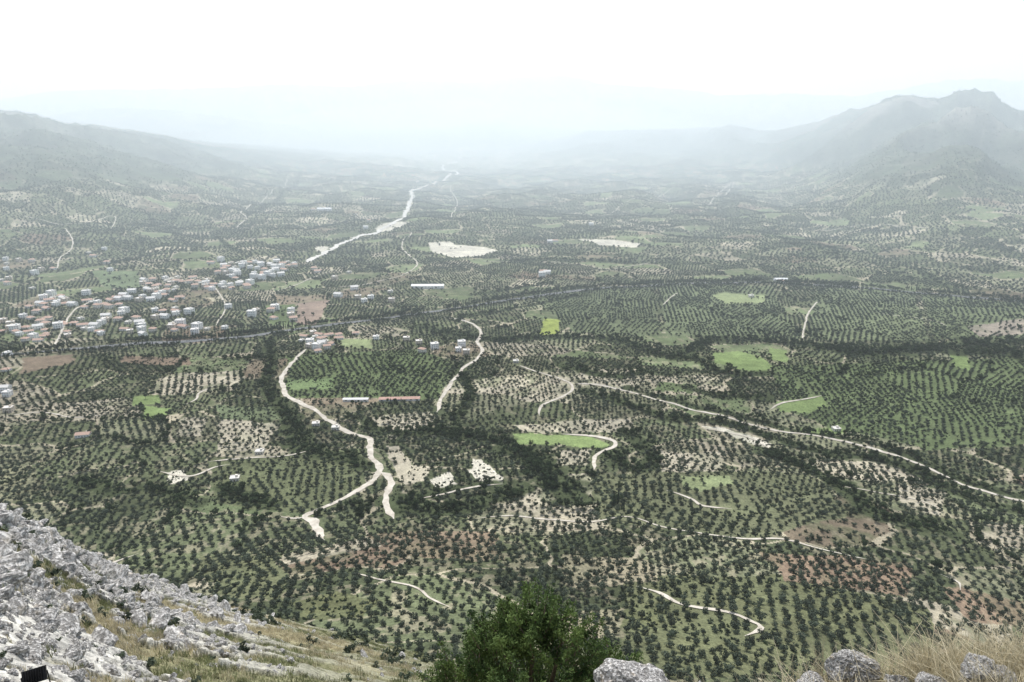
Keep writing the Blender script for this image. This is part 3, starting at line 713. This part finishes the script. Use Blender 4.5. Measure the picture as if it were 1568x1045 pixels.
li=rng.choice(lc,700,replace=False,p=wl/wl.sum()); su2=np.tile(np.linspace(0,1,n1),A2.shape[0])[li]
k=rng.choice(3,len(li),p=[.5,.36,.14])
for i in range(3):
    m=k==i;n=m.sum(); T_n[i].location=V2[li[np.nonzero(m)[0][0]]]
    rot=rng.normal(size=(n,3))*.18; rot[:,2]=rng.uniform(0,6.28,n)
    s=rng.uniform(.5,1.2,n)*np.where(su2[m]>.54,1.,.65); instances('ledge_grass',V2[li][m],rot,s[:,None]*np.ones((1,3)),T_n[i])
# ------------------------------------------------------------------ floodlight on the slope
def floodlight():
    b=MB(); R=Matrix.Rotation(math.radians(-35),3,'X')
    b.box((0,0,.42),(.52,.16,.36),0,R); b.box(tuple(Vector((0,0,.42))+R@Vector((0,.085,0))),(.46,.012,.30),1,R)
    for i in range(9): b.box(tuple(Vector((0,0,.42))+R@Vector((-.22+i*.055,-.11,0))),(.012,.07,.32),0,R)
    for s in(-1,1): b.box((s*.285,0,.26),(.02,.05,.4),0)
    b.box((0,0,.05),(.59,.06,.02),0); b.limb((0,0,-.6),(0,0,.06),.03,.03); b.box((0,0,-.02),(.3,.3,.05),0)
    return b.obj('floodlight',[simple('black_metal',(.012,.012,.013),(.03,.03,.032),3,.45),M_glass])
fl=floodlight()
j=np.argmin(np.linalg.norm((SV-CAM)/np.linalg.norm(SV-CAM,axis=1,keepdims=True)-bearing(58,1054),axis=1)+ (d>40)*9); fl.location=SV[j]; fl.rotation_euler=(0,0,.5)
fl.scale=(.68,)*3
# ------------------------------------------------------------------ haze: layered banks of dusty air, scattering plus an added self-glow
def haze(name,c,s,dens,em=(.28,.37,.41),g=.4,ell=False):
    if ell:
        bpy.ops.mesh.primitive_uv_sphere_add(segments=64,ring_count=32); ob=bpy.context.object; ob.name=name; ob.location=c; ob.scale=s
    else:
        b=MB(); b.box(c,s); me=bpy.data.meshes.new(name); me.from_pydata(b.V,[],b.F); ob=link(bpy.data.objects.new(name,me))
    m=bpy.data.materials.new(name); m.use_nodes=True; nt=m.node_tree; nt.nodes.clear()
    o=nt.nodes.new('ShaderNodeOutputMaterial'); s_=nt.nodes.new('ShaderNodeVolumeScatter'); s_.inputs['Color'].default_value=(.97,.99,1.,1); s_.inputs['Density'].default_value=dens; s_.inputs['Anisotropy'].default_value=g
    e=nt.nodes.new('ShaderNodeEmission'); e.inputs[0].default_value=(*em,1); e.inputs[1].default_value=dens  # emission put into the air, stands in for multiply scattered light
    a=nt.nodes.new('ShaderNodeAddShader'); nt.links.new(s_.outputs[0],a.inputs[0]); nt.links.new(e.outputs[0],a.inputs[1])
    nt.links.new(a.outputs[0],o.inputs['Volume']); ob.data.materials.append(m)
haze('atmospheric_haze',(0,20000,2100),(90000,56000,4600),.000055,em=(.38,.44,.47))
haze('valley_haze',(0,3400,290),(88000,5100,980),.00020,em=(.30,.40,.45))
haze('distant_haze',(0,4700,280),(86000,4700,900),.00010,em=(.30,.40,.45))
haze('haze_bank',(-200,6400,-100),(2600,4000,600),.00012,ell=True)
# ------------------------------------------------------------------ light, sky, camera
EL=math.radians(57); AZ=math.radians(-6)
sd=Vector((math.sin(AZ)*math.cos(EL),math.cos(AZ)*math.cos(EL),math.sin(EL)))
su_=bpy.data.lights.new('sun','SUN'); su_.energy=4.8; su_.angle=math.radians(.6); su_.color=(1,.97,.93); so=link(bpy.data.objects.new('sun',su_)); so.rotation_euler=sd.to_track_quat('Z','Y').to_euler()
w=bpy.data.worlds.new('World'); scene.world=w; w.use_nodes=True; nt=w.node_tree; bg=nt.nodes['Background']; sk=nt.nodes.new('ShaderNodeTexSky'); sk.sky_type='NISHITA'; sk.sun_disc=False
sk.sun_elevation=EL; sk.sun_rotation=AZ; sk.altitude=300; sk.dust_density=3.; sk.air_density=1.; nt.links.new(sk.outputs[0],bg.inputs[0]); bg.inputs[1].default_value=.15
cam=bpy.data.cameras.new('camera'); cam.lens=24; cam.sensor_width=36; cam.clip_start=.1; cam.clip_end=120000
co=link(bpy.data.objects.new('camera',cam)); co.location=CAM; co.rotation_euler=(math.pi/2-PITCH,0,0); scene.camera=co
scene.view_settings.view_transform='Standard'; scene.view_settings.look='None'; scene.view_settings.exposure=0
print('trees',len(near),len(far),len(cx),nh)
